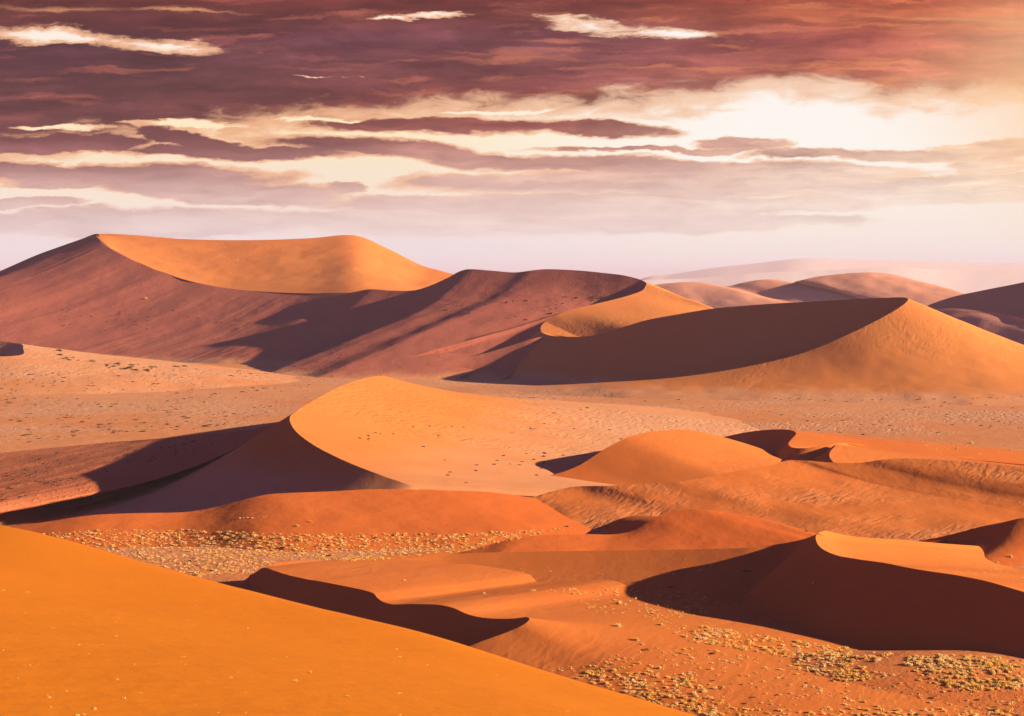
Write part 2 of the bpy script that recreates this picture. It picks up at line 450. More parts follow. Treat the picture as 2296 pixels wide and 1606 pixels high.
far = np.clip((3200 - np.abs(Yg)) / 600, 0, 1) * np.clip((2000 - np.abs(Xg)) / 600, 0, 1)
Zg = ground_z(Xg, Yg) * far - 2 * (1 - far)
mesh_obj('ground', [np.stack([Xg, Yg, Zg], -1)], M['floor'])

# ------------------------------------------------------------------ dunes, far to near
# far mountains
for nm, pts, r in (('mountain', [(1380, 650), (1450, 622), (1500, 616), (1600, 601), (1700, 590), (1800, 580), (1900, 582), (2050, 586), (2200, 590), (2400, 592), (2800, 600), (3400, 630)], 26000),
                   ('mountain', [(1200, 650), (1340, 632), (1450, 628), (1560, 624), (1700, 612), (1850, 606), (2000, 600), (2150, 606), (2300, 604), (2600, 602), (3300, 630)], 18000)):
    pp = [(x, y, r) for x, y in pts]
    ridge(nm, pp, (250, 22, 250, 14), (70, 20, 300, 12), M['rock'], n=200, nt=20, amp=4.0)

# pink far dune
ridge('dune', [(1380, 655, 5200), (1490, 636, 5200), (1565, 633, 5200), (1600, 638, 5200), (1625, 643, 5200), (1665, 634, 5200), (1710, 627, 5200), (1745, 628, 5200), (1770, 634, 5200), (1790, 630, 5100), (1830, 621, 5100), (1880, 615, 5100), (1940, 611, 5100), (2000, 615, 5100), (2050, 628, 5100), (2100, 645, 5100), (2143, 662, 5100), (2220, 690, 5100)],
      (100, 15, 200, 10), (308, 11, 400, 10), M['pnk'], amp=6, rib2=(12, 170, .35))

# far right dark dune and the red slope before it
ridge('dune', [(2070, 690, 3700), (2085, 683, 3700), (2140, 665, 3650), (2210, 650, 3600), (2296, 633, 3550), (2420, 605, 3500), (2600, 600, 3450)], (232, 28, 120, 14), (60, 12, 100, 10), M['shd'], amp=4)
ridge('dune', [(1990, 720, 3000), (2060, 700, 2980), (2125, 692, 2950), (2200, 697, 2900), (2250, 705, 2850), (2296, 715, 2800), (2400, 740, 2700), (2550, 790, 2650)], (60, 14, 60, 10), (285, 8, 100, 8), M['pnk'], amp=6)

# great dune on the left
CF = [(-160, 668, 3300), (-60, 632, 3250), (0, 608, 3220), (80, 573, 3210), (140, 551, 3205), (180, 537, 3200), (215, 524.5, 3180), (228, 545, 3090), (280, 575, 3010), (320, 595, 2975), (370, 612, 2940), (420, 628, 2915), (470, 640, 2885), (560, 652, 2850), (690, 657, 2800), (790, 657, 2740), (900, 664, 2690), (1000, 668, 2640)]
ridge('dune', CF, ([232] * 6 + [230, 226, 224, 222, 222, 224, 226, 230, 232, 232, 232, 232], [24] * 18, 130, 14.5), ([60] * 6 + [50] + [45] * 11, 10, 80, 10), M['shd'], n=700, nt=110, amp=1.3, rib=(1.0, 20, .12))
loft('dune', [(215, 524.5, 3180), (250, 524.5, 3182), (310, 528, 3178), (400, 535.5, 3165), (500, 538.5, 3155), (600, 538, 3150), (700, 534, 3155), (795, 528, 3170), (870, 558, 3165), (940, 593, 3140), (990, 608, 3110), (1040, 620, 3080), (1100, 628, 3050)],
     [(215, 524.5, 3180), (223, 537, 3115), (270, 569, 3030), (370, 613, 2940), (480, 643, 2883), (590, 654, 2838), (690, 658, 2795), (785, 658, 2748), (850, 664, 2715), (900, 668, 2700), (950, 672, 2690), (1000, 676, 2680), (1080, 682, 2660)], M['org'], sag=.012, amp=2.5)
ridge('dune', [(750, 532.5, 3160), (762, 530.2, 3162), (775, 527.6, 3165), (793, 527.4, 3168), (800, 531.5, 3166)], (225, 28, 8, 20), (30, 25, 20, 25), M['org'], n=60, nt=30, amp=0, zmin=177)

# second great dune and its hook
DC = [(700, 672, 2760), (770, 660, 2730), (800, 654, 2715), (830, 649, 2700), (880, 652, 2680), (935, 650, 2660), (1000, 625, 2630), (1030, 609, 2612), (1050, 604, 2600), (1100, 607, 2580), (1155, 611, 2560), (1190, 607, 2550), (1220, 604, 2545), (1300, 607, 2520), (1360, 613, 2495), (1400, 618, 2475), (1440, 629, 2450), (1450, 637, 2430), (1442, 650, 2400), (1422, 659, 2370), (1380, 671, 2330), (1330, 683, 2290), (1285, 694, 2265), (1250, 706, 2250), (1222, 722, 2240), (1212, 736, 2222), (1218, 748, 2205)]
nD = len(DC)
ld = [238] * 16 + [236, 230, 215, 208, 204, 202, 200, 198, 196, 200, 215]
l1 = [30] * 14 + [30, 31, 31, 30, 30, 26, 20, 17, 16, 17, 22, 30, 32]
ll = [190] * 5 + [180, 150, 120, 85, 65, 55, 50, 45, 48, 52, 55, 52, 42, 30, 22, 20, 18, 18, 20, 25, 40, 60]
wd = [60] * 15 + [40, 20, 0, -20, -20, -20, -20, -20, -20, -20, -20, -20]
w1 = [14] * 15 + [18, 20, 20, 16, 12, 10, 8, 7, 6, 6, 6, 6]
ridge('dune', DC, (ld, l1, ll, [12.5] * 18 + [13, 14, 15, 15, 15, 15, 15, 15, 15]), (wd, w1, 150, w1), M['shd'], n=700, nt=110, amp=2.0, mat2=M['org'])  # lee side gets the painted shade, sunward side plain orange
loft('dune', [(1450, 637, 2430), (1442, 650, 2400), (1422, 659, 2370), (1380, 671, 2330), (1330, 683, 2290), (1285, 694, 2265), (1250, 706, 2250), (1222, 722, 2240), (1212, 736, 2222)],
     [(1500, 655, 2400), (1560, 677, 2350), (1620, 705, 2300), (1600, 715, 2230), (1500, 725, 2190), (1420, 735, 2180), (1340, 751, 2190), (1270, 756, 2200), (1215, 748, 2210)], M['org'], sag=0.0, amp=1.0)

# third great dune: peak on the right, slip face towards the viewer, sunlit arm before it
EC = [(1205, 732, 2240), (1213, 744, 2210), (1232, 752, 2185), (1262, 755, 2162), (1330, 753, 2130), (1390, 736, 2105), (1450, 718, 2085), (1520, 705, 2060), (1600, 692, 2030), (1680, 685, 2000), (1750, 680, 1978), (1830, 676, 1952), (1900, 672, 1930), (1980, 668, 1908), (2022, 667, 1896), (2036, 670, 1886), (2032, 678, 1878), (2010, 694, 1866), (1960, 722, 1852), (1900, 751, 1840), (1800, 792, 1830), (1650, 827, 1826), (1500, 848, 1830), (1350, 858, 1845), (1200, 865, 1868), (1050, 868, 1888), (900, 870, 1905)]
nE = len(EC)
eld = [200, 206, 214, 224] + [240] * 9 + [238, 232, 215, 195, 185, 178, 172, 165, 160, 160, 160, 160, 160, 160]
el1 = [32] * 17 + [32, 31, 30, 26, 22, 16, 12, 10, 8, 8]
ell = [110] * 4 + [85, 95, 105, 110, 115, 120, 125, 128, 130, 130, 130, 130, 120, 100, 80, 50, 30, 20, 12, 10, 8, 5, 5]
ewd = [20, 30, 40, 60, 70] + [70] * 7 + [50, 30, 10, -12, -28, -38, -46, -52, -56, -60, -64, -68, -70, -72, -75, -78, -80][:15]
ew1 = [6, 6, 7, 8, 10] + [12] * 6 + [14, 18, 21, 23, 24, 24.5, 24, 22, 20, 16, 12, 8, 5, 4, 3, 3]
ewl = [100] * 13 + [120, 150, 170, 170, 160, 140, 120, 90, 60, 40, 25, 15, 10, 10]
ridge('dune', EC, (eld, el1, ell, 8), (ewd, ew1, ewl, [6] * nE), M['org'], n=800, nt=110, amp=1.2, zmin=-10)

# made-up spur, added so its dark side extends the cast shadow to the plain
ridge('dune', [(1236, 756, 2190), (1205, 757, 2186), (1150, 774, 2180), (1100, 789, 2174), (1050, 801, 2168), (1000, 812, 2160), (930, 828, 2150), (860, 842, 2138), (800, 855, 2125)], (238, 32, 60, 8), (100, 5, 40, 5), M['shd'], n=200, amp=.6, zmin=-5)

# small dune at the far left edge
ridge('dune', [(-140, 770, 2150), (-60, 764, 2130), (0, 765, 2110), (30, 769, 2095), (48, 772, 2080), (52, 782, 2045), (50, 795, 2010), (20, 799, 1990), (-40, 800, 1980), (-140, 810, 1960)], (225, 31, 40, 8), ([50, 45, 30, 10, -10, -20, -30, -40, -50, -60], 9, 60, 7), M['floor'], n=200, amp=1)

# middle dune with the two peaks and its long low tail
FC = [(1060, 900, 1560), (990, 885, 1520), (935, 868, 1450), (900, 858, 1380), (875, 847, 1300), (858, 843, 1255), (830, 846, 1220), (770, 864, 1150), (700, 900, 1050), (665, 922, 1000), (650, 936, 965), (652, 950, 949), (664, 968, 935), (700, 996, 913), (740, 1018, 897), (790, 1041, 880), (860, 1068, 862), (940, 1098, 850), (1010, 1150, 862)]
ridge('dune', FC, ([200, 200, 200, 200, 198, 196, 194, 194, 196, 202, 210, 220, 226, 228, 230, 232, 234, 234, 234], [20, 22, 26, 28, 30, 31, 31, 31, 32, 32, 33, 33, 33, 33, 33, 33, 32, 28, 20], [5, 15, 30, 50, 60, 62, 60, 60, 60, 62, 62, 60, 55, 45, 38, 28, 18, 10, 5], 9),
      ([60, 50, 40, 30, 20, 15, 12, 10, 5, 0, -5, -8, -8, -8, -8, -4, 0, 5, 10], [4, 6, 8, 11, 15, 17, 18, 17, 16, 16, 16, 16, 15, 14, 12, 9, 5, 3, 3], [30, 40, 60, 80, 90, 95, 95, 90, 85, 80, 80, 70, 60, 50, 40, 30, 15, 10, 5], 5), M['orf'], n=600, amp=.7, zmin=-22)
ridge('dune', [(705, 931, 1034), (680, 935, 1030), (650, 942, 1022), (610, 953, 1035), (560, 964, 1060), (450, 975, 1100), (350, 984, 1130), (250, 991, 1150), (120, 1003, 1150), (0, 1015, 1140), (-140, 1025, 1130)], ([212, 216, 222, 228, 234, 240, 244, 246, 246, 246, 246], [22, 22, 22, 20, 18, 14, 10, 10, 8, 8, 8], [70, 70, 65, 50, 30, 16, 6, 4, 4, 4, 4], [6, 6, 6, 6, 5.5, 5, 4.5, 4, 4, 4, 4]), (60, 6, 40, 5), M['tail'], n=400, amp=1.2, zmin=-22, wob=.5)

# orange dune right of the middle with small curled dunes behind it
ridge('dune', [(1060, 1108, 925), (1100, 1098, 930), (1160, 1079, 935), (1250, 1062, 945), (1300, 1043, 955), (1350, 1011, 970), (1400, 984, 985), (1440, 972, 1000), (1480, 966, 1015), (1550, 965, 1038), (1620, 980, 1050), (1700, 1004, 1055), (1765, 1030, 1050), (1830, 1052, 1040)], ([95] * 14, 9, 30, 9), (308, [7, 7, 8, 9, 11, 12, 13, 14, 14, 14, 14, 13, 10, 8], 60, 6), M['frt'], n=400, amp=.5)
ridge('dune', [(1600, 985, 1130), (1650, 974, 1120), (1690, 967, 1110), (1740, 963, 1100), (1775, 965, 1090), (1785, 972, 1078), (1775, 985, 1060), (1768, 996, 1045), (1778, 1004, 1035), (1805, 1005, 1030), (1850, 998, 1032), (1880, 994, 1036), (1920, 996, 1060), (2000, 1003, 1100), (2100, 1012, 1160)], ([240] * 5 + [230, 215, 205, 225, 240, 242, 238, 225, 225, 225], [16, 20, 26, 30, 32, 32, 32, 32, 32, 32, 32, 30, 20, 10, 8], [8, 10, 14, 18, 20, 20, 20, 20, 20, 20, 20, 18, 8, 5, 5], 6), ([60, 60, 60, 50, 30, 10, 0, 10, 40, 60, 60, 60, 60, 60, 60], 7, 25, 6), M['frt'], n=300, amp=.3)
ridge('dune', [(1874, 996, 1030), (1870, 1003, 1010), (1862, 1012, 1000), (1860, 1024, 985), (1868, 1036, 970), (1880, 1046, 955)], (205, 31, 14, 6), (0, 8, 25, 6), M['frt'], n=100, amp=0)

# broad low dune with wind ripples, middle right
ridge('dune', [(960, 1168, 820), (1009, 1154, 828), (1049, 1141, 836), (1099, 1134, 845), (1199, 1114, 850), (1276, 1093, 862), (1366, 1089, 856), (1450, 1085, 856), (1531, 1079, 856), (1600, 1067, 866), (1663, 1054, 876), (1730, 1043, 888), (1770, 1032, 898), (1807, 1033, 896), (1860, 1037, 893), (1930, 1038, 890), (1970, 1032, 889), (2013, 1028, 889), (2097, 1031, 885), (2200, 1038, 878), (2296, 1048, 870), (2450, 1065, 860)],
      ([80] * 22, 10, 20, 6), ([276, 282, 290, 298, 304, 310, 314, 316] + [318] * 14, [6, 6, 6, 7, 8, 9, 9, 9, 9, 10, 11, 12, 12, 12, 11, 10, 10, 9, 9, 9, 8, 8], 40, [5] * 22), M['org_rip'], n=500, nt=120, amp=1.4)
# low red dune below the middle dune's shadow
ridge('dune', [(-160, 1200, 790), (-60, 1192, 792), (0, 1184, 795), (100, 1171, 798), (200, 1156, 802), (300, 1151, 806), (420, 1148, 810), (480, 1138, 812), (560, 1117, 814), (600, 1109, 816), (640, 1106, 818), (740, 1102, 824), (850, 1097, 830), (1000, 1100, 836), (1100, 1104, 844), (1200, 1117, 848), (1300, 1130, 850)], ([95] * 17, 25, 14, 8), ([262] * 6 + [268, 274, 280, 286, 290] + [296] * 6, 9, 40, [8] * 17), M['red'], n=500, amp=.9, zmin=-22)

# shaded sliver at the right edge
ridge('dune', [(2060, 1212, 752), (2100, 1206, 750), (2150, 1194, 747), (2200, 1181, 744), (2250, 1171, 742), (2296, 1162, 740), (2400, 1172, 735), (2520, 1200, 730)], (236, 31, 14, 5), (60, 8, 30, 5), M['red'], n=150, amp=.2)

# small bright dune centre right
ridge('dune', [(980, 1252, 698), (1030, 1240, 702), (1100, 1221, 708), (1150, 1208, 712), (1200, 1201, 716), (1300, 1198, 721), (1380, 1198, 724), (1420, 1190, 726), (1445, 1176, 729), (1470, 1161, 732), (1500, 1149, 735), (1560, 1142, 736), (1640, 1150, 735), (1720, 1165, 731), (1820, 1194, 722), (1920, 1216, 712)], ([100] * 16, 18, 20, 5), ([258] * 7 + [275, 300, 312, 318, 320, 318, 315, 310, 305], [9, 9, 9, 9, 9, 8, 8, 10, 12, 13, 13, 13, 12, 10, 8, 6], 30, 5), M['red'], n=300, amp=.4)

# long red dune running into the shaded dune on the right
ridge('dune', [(560, 1290, 630), (600, 1271, 640), (640, 1259, 650), (720, 1257, 658), (780, 1260, 662), (830, 1262, 665), (900, 1254, 672), (1010, 1243, 680), (1100, 1239, 680), (1200, 1237, 678), (1350, 1235, 673), (1500, 1233, 666), (1600, 1231, 660), (1680, 1228, 655), (1740, 1221, 654), (1790, 1212, 645), (1822, 1202, 631), (1834, 1196, 623)], ([60] * 18, 16, 20, 6), ([270, 268, 265, 262, 258, 256] + [250] * 6 + [248, 246, 244, 240, 236, 230], [4, 5, 5, 5, 6, 7, 9, 11, 12, 12, 12, 12, 12, 12, 13, 17, 26, 32], [20] * 15 + [30, 36, 42], [6] * 15 + [8, 10, 12]), M['frt'], n=500, amp=.5)

# shaded dune lower right
ridge('dune', [(1850, 1190, 636), (1838, 1194, 629), (1830, 1201, 621), (1830, 1212, 610), (1838, 1226, 597), (1856, 1238, 586), (1880, 1246, 577), (1930, 1255, 565), (1980, 1262, 555), (2050, 1275, 546), (2150, 1291, 535), (2220, 1305, 526), (2296, 1327, 516), (2400, 1355, 503), (2550, 1400, 486)],
      ([205, 205, 206, 208, 212, 218, 222] + [224] * 8, 33, 60, 6), (52, 13, 14, 8), M['frt'], n=500, amp=.25, wob=.15)

# shaded dune in the middle front
ridge('dune', [(560, 1300, 650), (575, 1283, 640), (592, 1273, 628), (618, 1281, 614), (650, 1291, 604), (690, 1299, 596), (720, 1304, 591), (780, 1316, 582), (835, 1329, 572), (846, 1340, 566), (858, 1349, 561), (880, 1355, 555), (930, 1354, 549), (985, 1356, 543), (1015, 1363, 538), (1050, 1378, 531), (1090, 1386, 526), (1150, 1387, 520), (1180, 1384, 518), (1187, 1388, 515), (1175, 1400, 511), (1140, 1416, 508), (1080, 1438, 504), (1025, 1461, 500), (960, 1490, 494)],
      ([195, 205, 215, 222, 228, 232, 236] + [240] * 10 + [232, 215, 195, 180, 170, 160, 160, 160], [31] * 20 + [30, 28, 24, 18, 10], 30, 5),
      ([60] * 17 + [40, 10, -30, -50, -60, -68, -72, -75], [3, 3, 3, 3, 3, 3, 3, 3, 4, 4, 5, 4, 4, 4, 5, 6, 6, 8, 10, 12, 12, 12, 10, 7, 4], 18, 4), M['frt'], n=600, amp=.2, wob=.15)

# foreground dune
S0 = [(-260, 1160, 190), (-100, 1181, 175), (0, 1197, 165), (150, 1224, 155), (400, 1295, 145), (620, 1355, 136), (820, 1406, 128), (1025, 1460, 120), (1240, 1530, 112), (1480, 1606, 104), (1700, 1680, 96), (1900, 1760, 88)]
c = spline([at(*p) for p in S0], 200)
# rails: behind and left of the viewer, under the viewer, the skyline, then the hidden steep side
base = np.column_stack([np.linspace(-60, 45, 200), np.linspace(-30, -50, 200), np.linspace(99.5, 92, 200)])
mid = np.column_stack([np.linspace(-50, 22, 200), np.linspace(60, 38, 200), np.linspace(93.0, 86.5, 200)])
rows = [base, mid * .5 + base * .5 + [0, 0, .4], mid, mid * .5 + c * .5 + [0, 0, .3], c]
dn = c - mid; dn[:, 2] = 0; dn /= np.linalg.norm(dn, axis=1)[:, None]
out = np.column_stack([np.full(200, .5), np.full(200, .86)])
hid = []
for d_, dz_ in ((10, 7.0), (26, 20), (140, 112)):
    q = c.copy(); q[:, 0] += out[:, 0] * d_; q[:, 1] += out[:, 1] * d_; q[:, 2] -= dz_; hid.append(q)
rows = np.stack(rows + hid, 1)
G = np.stack([spline(rows[i], 180) for i in range(200)])
G[..., 2] += .12 * fbm(G[..., 0] / 12, G[..., 1] / 12, 3)
mesh_obj('dune', [G], M['yel'])

DUNE_WORDS = ['open sandy plain dotted with bushes', 'palest mountain on the horizon', 'low pale mountain before the palest one', 'far pink dune under the mountains',
 'dark far dune cut by the right edge', 'red slope before the dark far dune', 'great left dune with its mauve face', 'sunlit bowl on top of the great left dune', 'small dark lip on top of the great left dune',
 'mauve second dune with a hooked crest', 'sunlit crescent inside the hooked crest', 'tall dune with a long dark slip face and a peak at its right', 'added spur that prolongs the shadow of the tall dune', 'small dune with a dark notch at the left edge',
 'middle dune with a sunlit right side and dark left side', 'ruddy shoulder running left from the middle dune', 'smooth orange dune right of the middle', 'curled dunelet with a dark hollow', 'small dark spur beside the curled dunelet',
 'broad orange rippled dune at middle right', 'low red dune behind the scrub strip', 'shaded sliver of a dune at the right edge', 'small red dune above the long red slope', 'long red slope in the lower centre',
 'dark dune lower right with a sunlit top', 'front dune with a wavy dark slip face', 'golden slope filling the lower left corner']
for o, w in zip(terrain_parts, DUNE_WORDS):
    o['label'] = w
# ------------------------------------------------------------------ the air
hz = bpy.data.meshes.new('haze')
X0, X1, Y0, Y1, Z0, Z1 = -27000, 27000, -7000, 41000, -16, 430
hv = [(x, y, z) for x in (X0, X1) for y in (Y0, Y1) for z in (Z0, Z1)]
hz.from_pydata(hv, [], [(0, 1, 3, 2), (4, 6, 7, 5), (0, 4, 5, 1), (2, 3, 7, 6), (0, 2, 6, 4), (1, 5, 7, 3)])
ho = bpy.data.objects.new('haze', hz); col.objects.link(ho); ho['kind'] = 'stuff'
hm = bpy.data.materials.new('haze_air'); hm.use_nodes = True
ht = hm.node_tree; ht.nodes.clear()
pv = ht.nodes.new('ShaderNodeVolumePrincipled')
pv.inputs['Color'].default_value = (.85, .65, .82, 1)
pv.inputs['Density'].default_value = 2.6e-5
pv.inputs['Anisotropy'].default_value = 0.0
hout = ht.nodes.new('ShaderNodeOutputMaterial'); ht.links.new(pv.outputs[0], hout.inputs['Volume'])
hz.materials.append(hm)
# ------------------------------------------------------------------ vegetation
def leaf_mat(name, c1, c2, c3, thin=0.0):
    m = bpy.data.materials.new(name); m.use_nodes = True
    t = m.node_tree; N = NT(t); bs = t.nodes['Principled BSDF']
    pos = N.n('ShaderNodeNewGeometry').outputs['Position']
    f = N.noise(pos, 1.1, 3.0, .6)[0]
    f2 = N.noise(pos, .13, 2.0, .6)[0]
    c = N.mix(N.ss(f, .35, .65), c1, c2)
    c = N.mix(N.ss(f2, .48, .62), c, c3)
    N.put(bs.inputs['Base Color'], c)
    bs.inputs['Roughness'].default_value = .8
    bs.inputs['Specular IOR Level'].default_value = .15
    if thin:
        tr = N.n('ShaderNodeBsdfTranslucent'); N.put(tr.inputs[0], c)
        mx = N.n('ShaderNodeMixShader'); mx.inputs[0].default_value = thin
        out = t.nodes['Material Output']
        t.links.new(bs.outputs[0], mx.inputs[1]); t.links.new(tr.outputs[0], mx.inputs[2]); t.links.new(mx.outputs[0], out.inputs[0])
    return m
MV = {'tuft': leaf_mat('straw_blades', (.90, .64, .20), (.80, .50, .14), (.88, .68, .32), .35),
      'bush': leaf_mat('dusty_leaves', (.15, .082, .038), (.09, .065, .032), (.24, .14, .055)),
      'green': leaf_mat('green_leaves', (.13, .12, .035), (.20, .17, .055), (.28, .22, .075)),
      'twig': leaf_mat('dry_twigs', (.34, .20, .10), (.26, .15, .08), (.34, .22, .12))}
R_ = random.Random(11)

def tuft_geo(nb, w=.05, seed=0, sp=.35):
    """cushion of short stiff blades fanning out of several domes, unit radius"""
    r = random.Random(seed); V, Fc = [], []
    lobes = [(r.uniform(-.5, .5), r.uniform(-.4, .4), r.uniform(.38, .62)) for _ in range(r.randint(3, 6))]
    for k in range(nb):
        lx, ly, lr = r.choice(lobes)
        a = r.uniform(0, 2 * math.pi); t = math.acos(r.uniform(.02, 1.0))
        n_ = Vector((math.cos(a) * math.sin(t), math.sin(a) * math.sin(t), math.cos(t) * 1.25))
        base = Vector((lx, ly, 0)) + n_ * lr * r.uniform(.45, .95)
        up = (n_ * .5 + Vector((r.uniform(-.5, .5), r.uniform(-.5, .5), r.uniform(.4, 1.0)))).normalized()
        side = n_.cross(up)
        if side.length < .05: side = Vector((1, 0, 0))
        side = side.normalized() * w * r.uniform(.7, 1.4)
        L = r.uniform(.5, 1.0) * sp
        n0 = len(V)
        V += [tuple(base - side - up * L * .3), tuple(base + side - up * L * .3), tuple(base + up * L * .35 + side * .9), tuple(base + up * L), tuple(base + up * L * .35 - side * .9)]
        Fc += [(n0, n0 + 1, n0 + 2, n0 + 4), (n0 + 4, n0 + 2, n0 + 3)]
    return V, Fc

def bush_geo(nl, seed=0, ls=.16, flat=.55):
    """mound of small leaves on several lobes"""
    r = random.Random(seed); V, Fc = [], []
    lobes = [(r.uniform(-.55, .55), r.uniform(-.45, .45), r.uniform(.35, .65)) for _ in range(r.randint(4, 7))]
    for k in range(nl):
        lx, ly, lr = r.choice(lobes)
        while True:
            p = [r.gauss(0, 1) for _ in range(3)]; q = math.sqrt(sum(v * v for v in p))
            if q > .1: break
        rr = lr * r.uniform(.55, 1.08) / q
        x, y, z = lx + p[0] * rr, ly + p[1] * rr, abs(p[2] * rr) * flat * 1.8
        u = Vector((r.uniform(-1, 1), r.uniform(-1, 1), r.uniform(-1, 1))).normalized()
        v = u.orthogonal().normalized(); s = ls * r.uniform(.6, 1.3)
        c = Vector((x, y, max(z, .01)))
        n0 = len(V)
        V += [tuple(c - u * s), tuple(c + v * s * .6), tuple(c + u * s), tuple(c - v * s * .6)]
        Fc += [(n0, n0 + 1, n0 + 2, n0 + 3)]
    return V, Fc

def twig_geo(n, seed):
    r = random.Random(seed); V, Fc = [], []
    for k in range(n):
        a = r.uniform(0, 6.28); t = r.uniform(.2, 1.2); L = r.uniform(.6, 1.05)
        e = Vector((math.cos(a) * math.sin(t) * L, math.sin(a) * math.sin(t) * L, math.cos(t) * L * .8))
        s = Vector((-math.sin(a), math.cos(a), 0)) * .03; u = Vector((math.cos(a) * .02, math.sin(a) * .02, -.02))
        n0 = len(V); b = Vector((math.cos(a) * .05, math.sin(a) * .05, -.1))
        V += [tuple(b - s), tuple(b + s), tuple(b + u), tuple(e)]
        Fc += [(n0, n0 + 1, n0 + 3), (n0 + 1, n0 + 2, n0 + 3), (n0 + 2, n0, n0 + 3)]
    return V, Fc

def mk(name, geo, mat):
    me = bpy.data.meshes.new(name); me.from_pydata(geo[0], [], geo[1]); me.materials.append(mat); return me
TUFT = [mk('grass_tuft', tuft_geo(190, .06, k), MV['tuft']) for k in range(8)]
BUSH = [mk('desert_bush', bush_geo(170, 40 + k), MV['bush']) for k in range(6)]
GRN = [mk('green_bush', bush_geo(200, 60 + k, .14, .6), MV['green']) for k in range(4)]
TWG = [mk('twigs', twig_geo(26, 80 + k), MV['twig']) for k in range(4)]
LOWT = [tuft_geo(26, .15, 100 + k, .5) for k in range(8)]
LOWB = [bush_geo(22, 120 + k, .32) for k in range(8)]

bpy.context.view_layer.update()
dg = bpy.context.evaluated_depsgraph_get()
def hit(x, y):
    cx, cy = (x - 1148.0) / F, (803.0 - y) / F
    d = Vector((cx, ca + cy * sa, -sa + cy * ca)).normalized()
    ok, p, n, i, o, m = scene.ray_cast(dg, Vector((0, 0, CAM_H)), d)
    return (p, n) if ok and p.y < 6000 else None

plants = []       # (screen size, kind, point, radius, height factor, label, group, category)
def put(kind, x, y, size, label, group, hf=1.0, unique=False):
    h = hit(x, y)
    if h is None: return
    p = h[0]
    if p.y < 300 and not label.startswith('tiny'): return
    plants.append((1e9 if unique else size / p.y, kind, p, size, hf, label, group))

def inside(x, y, poly):
    c = False; n = len(poly); j = n - 1
    for i in range(n):
        (xi, yi), (xj, yj) = poly[i], poly[j]
        if (yi > y) != (yj > y) and x < (xj - xi) * (y - yi) / (yj - yi) + xi: c = not c
        j = i
    return c
def scatter(kind, poly, n, s0, s1, label, group, clump=0.0, hf=1.0, power=2.2, sub=None):
    xs_ = [p[0] for p in poly]; ys_ = [p[1] for p in poly]; k = 0; tries = 0
    off = R_.uniform(0, 50)
    while k < n and tries < n * 30:
        tries += 1
        x, y = R_.uniform(min(xs_), max(xs_)), R_.uniform(min(ys_), max(ys_))
        if not inside(x, y, poly): continue
        if clump:
            v = float(fbm(np.array([x / 45 + off]), np.array([y / 16 + off]), 3)[0])
            if v < (R_.random() - .5) * (1.2 - clump) + clump * .18: continue
        s = s0 + (s1 - s0) * R_.random() ** power
        kd = sub[0] if sub and R_.random() < sub[1] else kind
        put(kd, x, y, s, label[kd] if isinstance(label, dict) else label, group, hf * R_.uniform(.8, 1.2)); k += 1

# --- plants with a look or a place of their own
U_ = lambda kind, x, y, s, label, group=None, hf=1.0: put(kind, x, y, s, label, group, hf, True)
U_('bush', 1530, 1526, 1.9, 'dark bush alone amid straw tufts, low on the near flat right of the golden slope')
U_('tuft', 1433, 1489, 1.3, 'round straw tuft with a long shadow, just above the dense straw patch', hf=1.2)
U_('bush', 1340, 1502, 1.2, 'small dark bush between the golden slope and a round straw tuft')
U_('tuft', 1377, 1504, 1.4, 'round straw tuft right of a small dark bush near the golden slope', hf=1.3)
U_('bush', 1448, 1458, 1.7, 'dark brown bush with a straw tuft pressed against its top')
U_('tuft', 1440, 1446, 1.2, 'straw tuft pressed against the top of a dark brown bush')
U_('tuft', 1425, 1436, 2.0, 'large pale straw bush below the tip of the shaded dune', hf=1.2)
U_('tuft', 1384, 1405, 2.4, 'broad pale green straw bush at the edge of the shrubby hollow')
U_('tuft', 1386, 1354, 1.9, 'tall straw bush standing clear in the middle of the shrubby hollow', hf=1.5)
U_('tuft', 1478, 1500, 1.3, 'upright straw tuft with a blunt top on the near flat', hf=1.6)
U_('bush', 1596, 1466, 1.5, 'low dark bush below the straw fringe at the foot of the shaded dune')
U_('green', 1676, 1280, 3.4, 'flat dark green bush inside the shadow left of the dune peak', hf=.5)
U_('tuft', 1826, 1308, 2.2, 'grey spiky grass clump high on the shaded dune face', hf=1.1)
U_('tuft', 1990, 1468, 3.4, 'broad ruddy straw mound breaking the edge of the shaded dune', hf=.55)
U_('tuft', 1570, 1280, 1.1, 'pale round bush at the upper end of the bush trail beside the shadow', hf=1.3)
U_('tuft', 1513, 1290, 1.2, 'pale bush with a long shadow on the red slope', hf=1.2)
U_('bush', 1505, 1318, 1.9, 'spreading dusty bush at the lower end of the bush trail', hf=.8)
U_('green', 1808, 1192, 1.5, 'small green bush just left of the sunlit dune peak')
U_('tuft', 697, 1171, 1.9, 'straw bush standing higher of two on the red slope left of centre', hf=1.2)
U_('tuft', 668, 1180, 1.9, 'straw bush standing lower of two on the red slope left of centre')
U_('tuft', 895, 1220, 1.5, 'round straw bush with a dark shadow among the scrub centre left', hf=1.2)
U_('tuft', 530, 1197, 1.4, 'straw bush on bare red sand above the left scrub')
U_('tuft', 1178, 1194, 1.5, 'golden round bush at the right end of the scrub strip', hf=1.3)
U_('green', 1270, 1181, 1.6, 'olive green bush among golden tufts past the end of the scrub strip')
U_('tuft', 1120, 1197, 1.3, 'golden bush left of the roundest golden bush in the scrub strip')
U_('green', 113, 1205, 1.7, 'dark green bush by the skyline of the golden slope at far left')
U_('tuft', 905, 1302, 1.2, 'small green-gold bush alone on the sunlit back of the front dune')
U_('tuft', 1085, 1332, 1.4, 'sprawling straw bush on the slope behind the front dune crest')
U_('tuft', 1018, 1317, 1.0, 'faint straw wisp between two bushes behind the front dune')
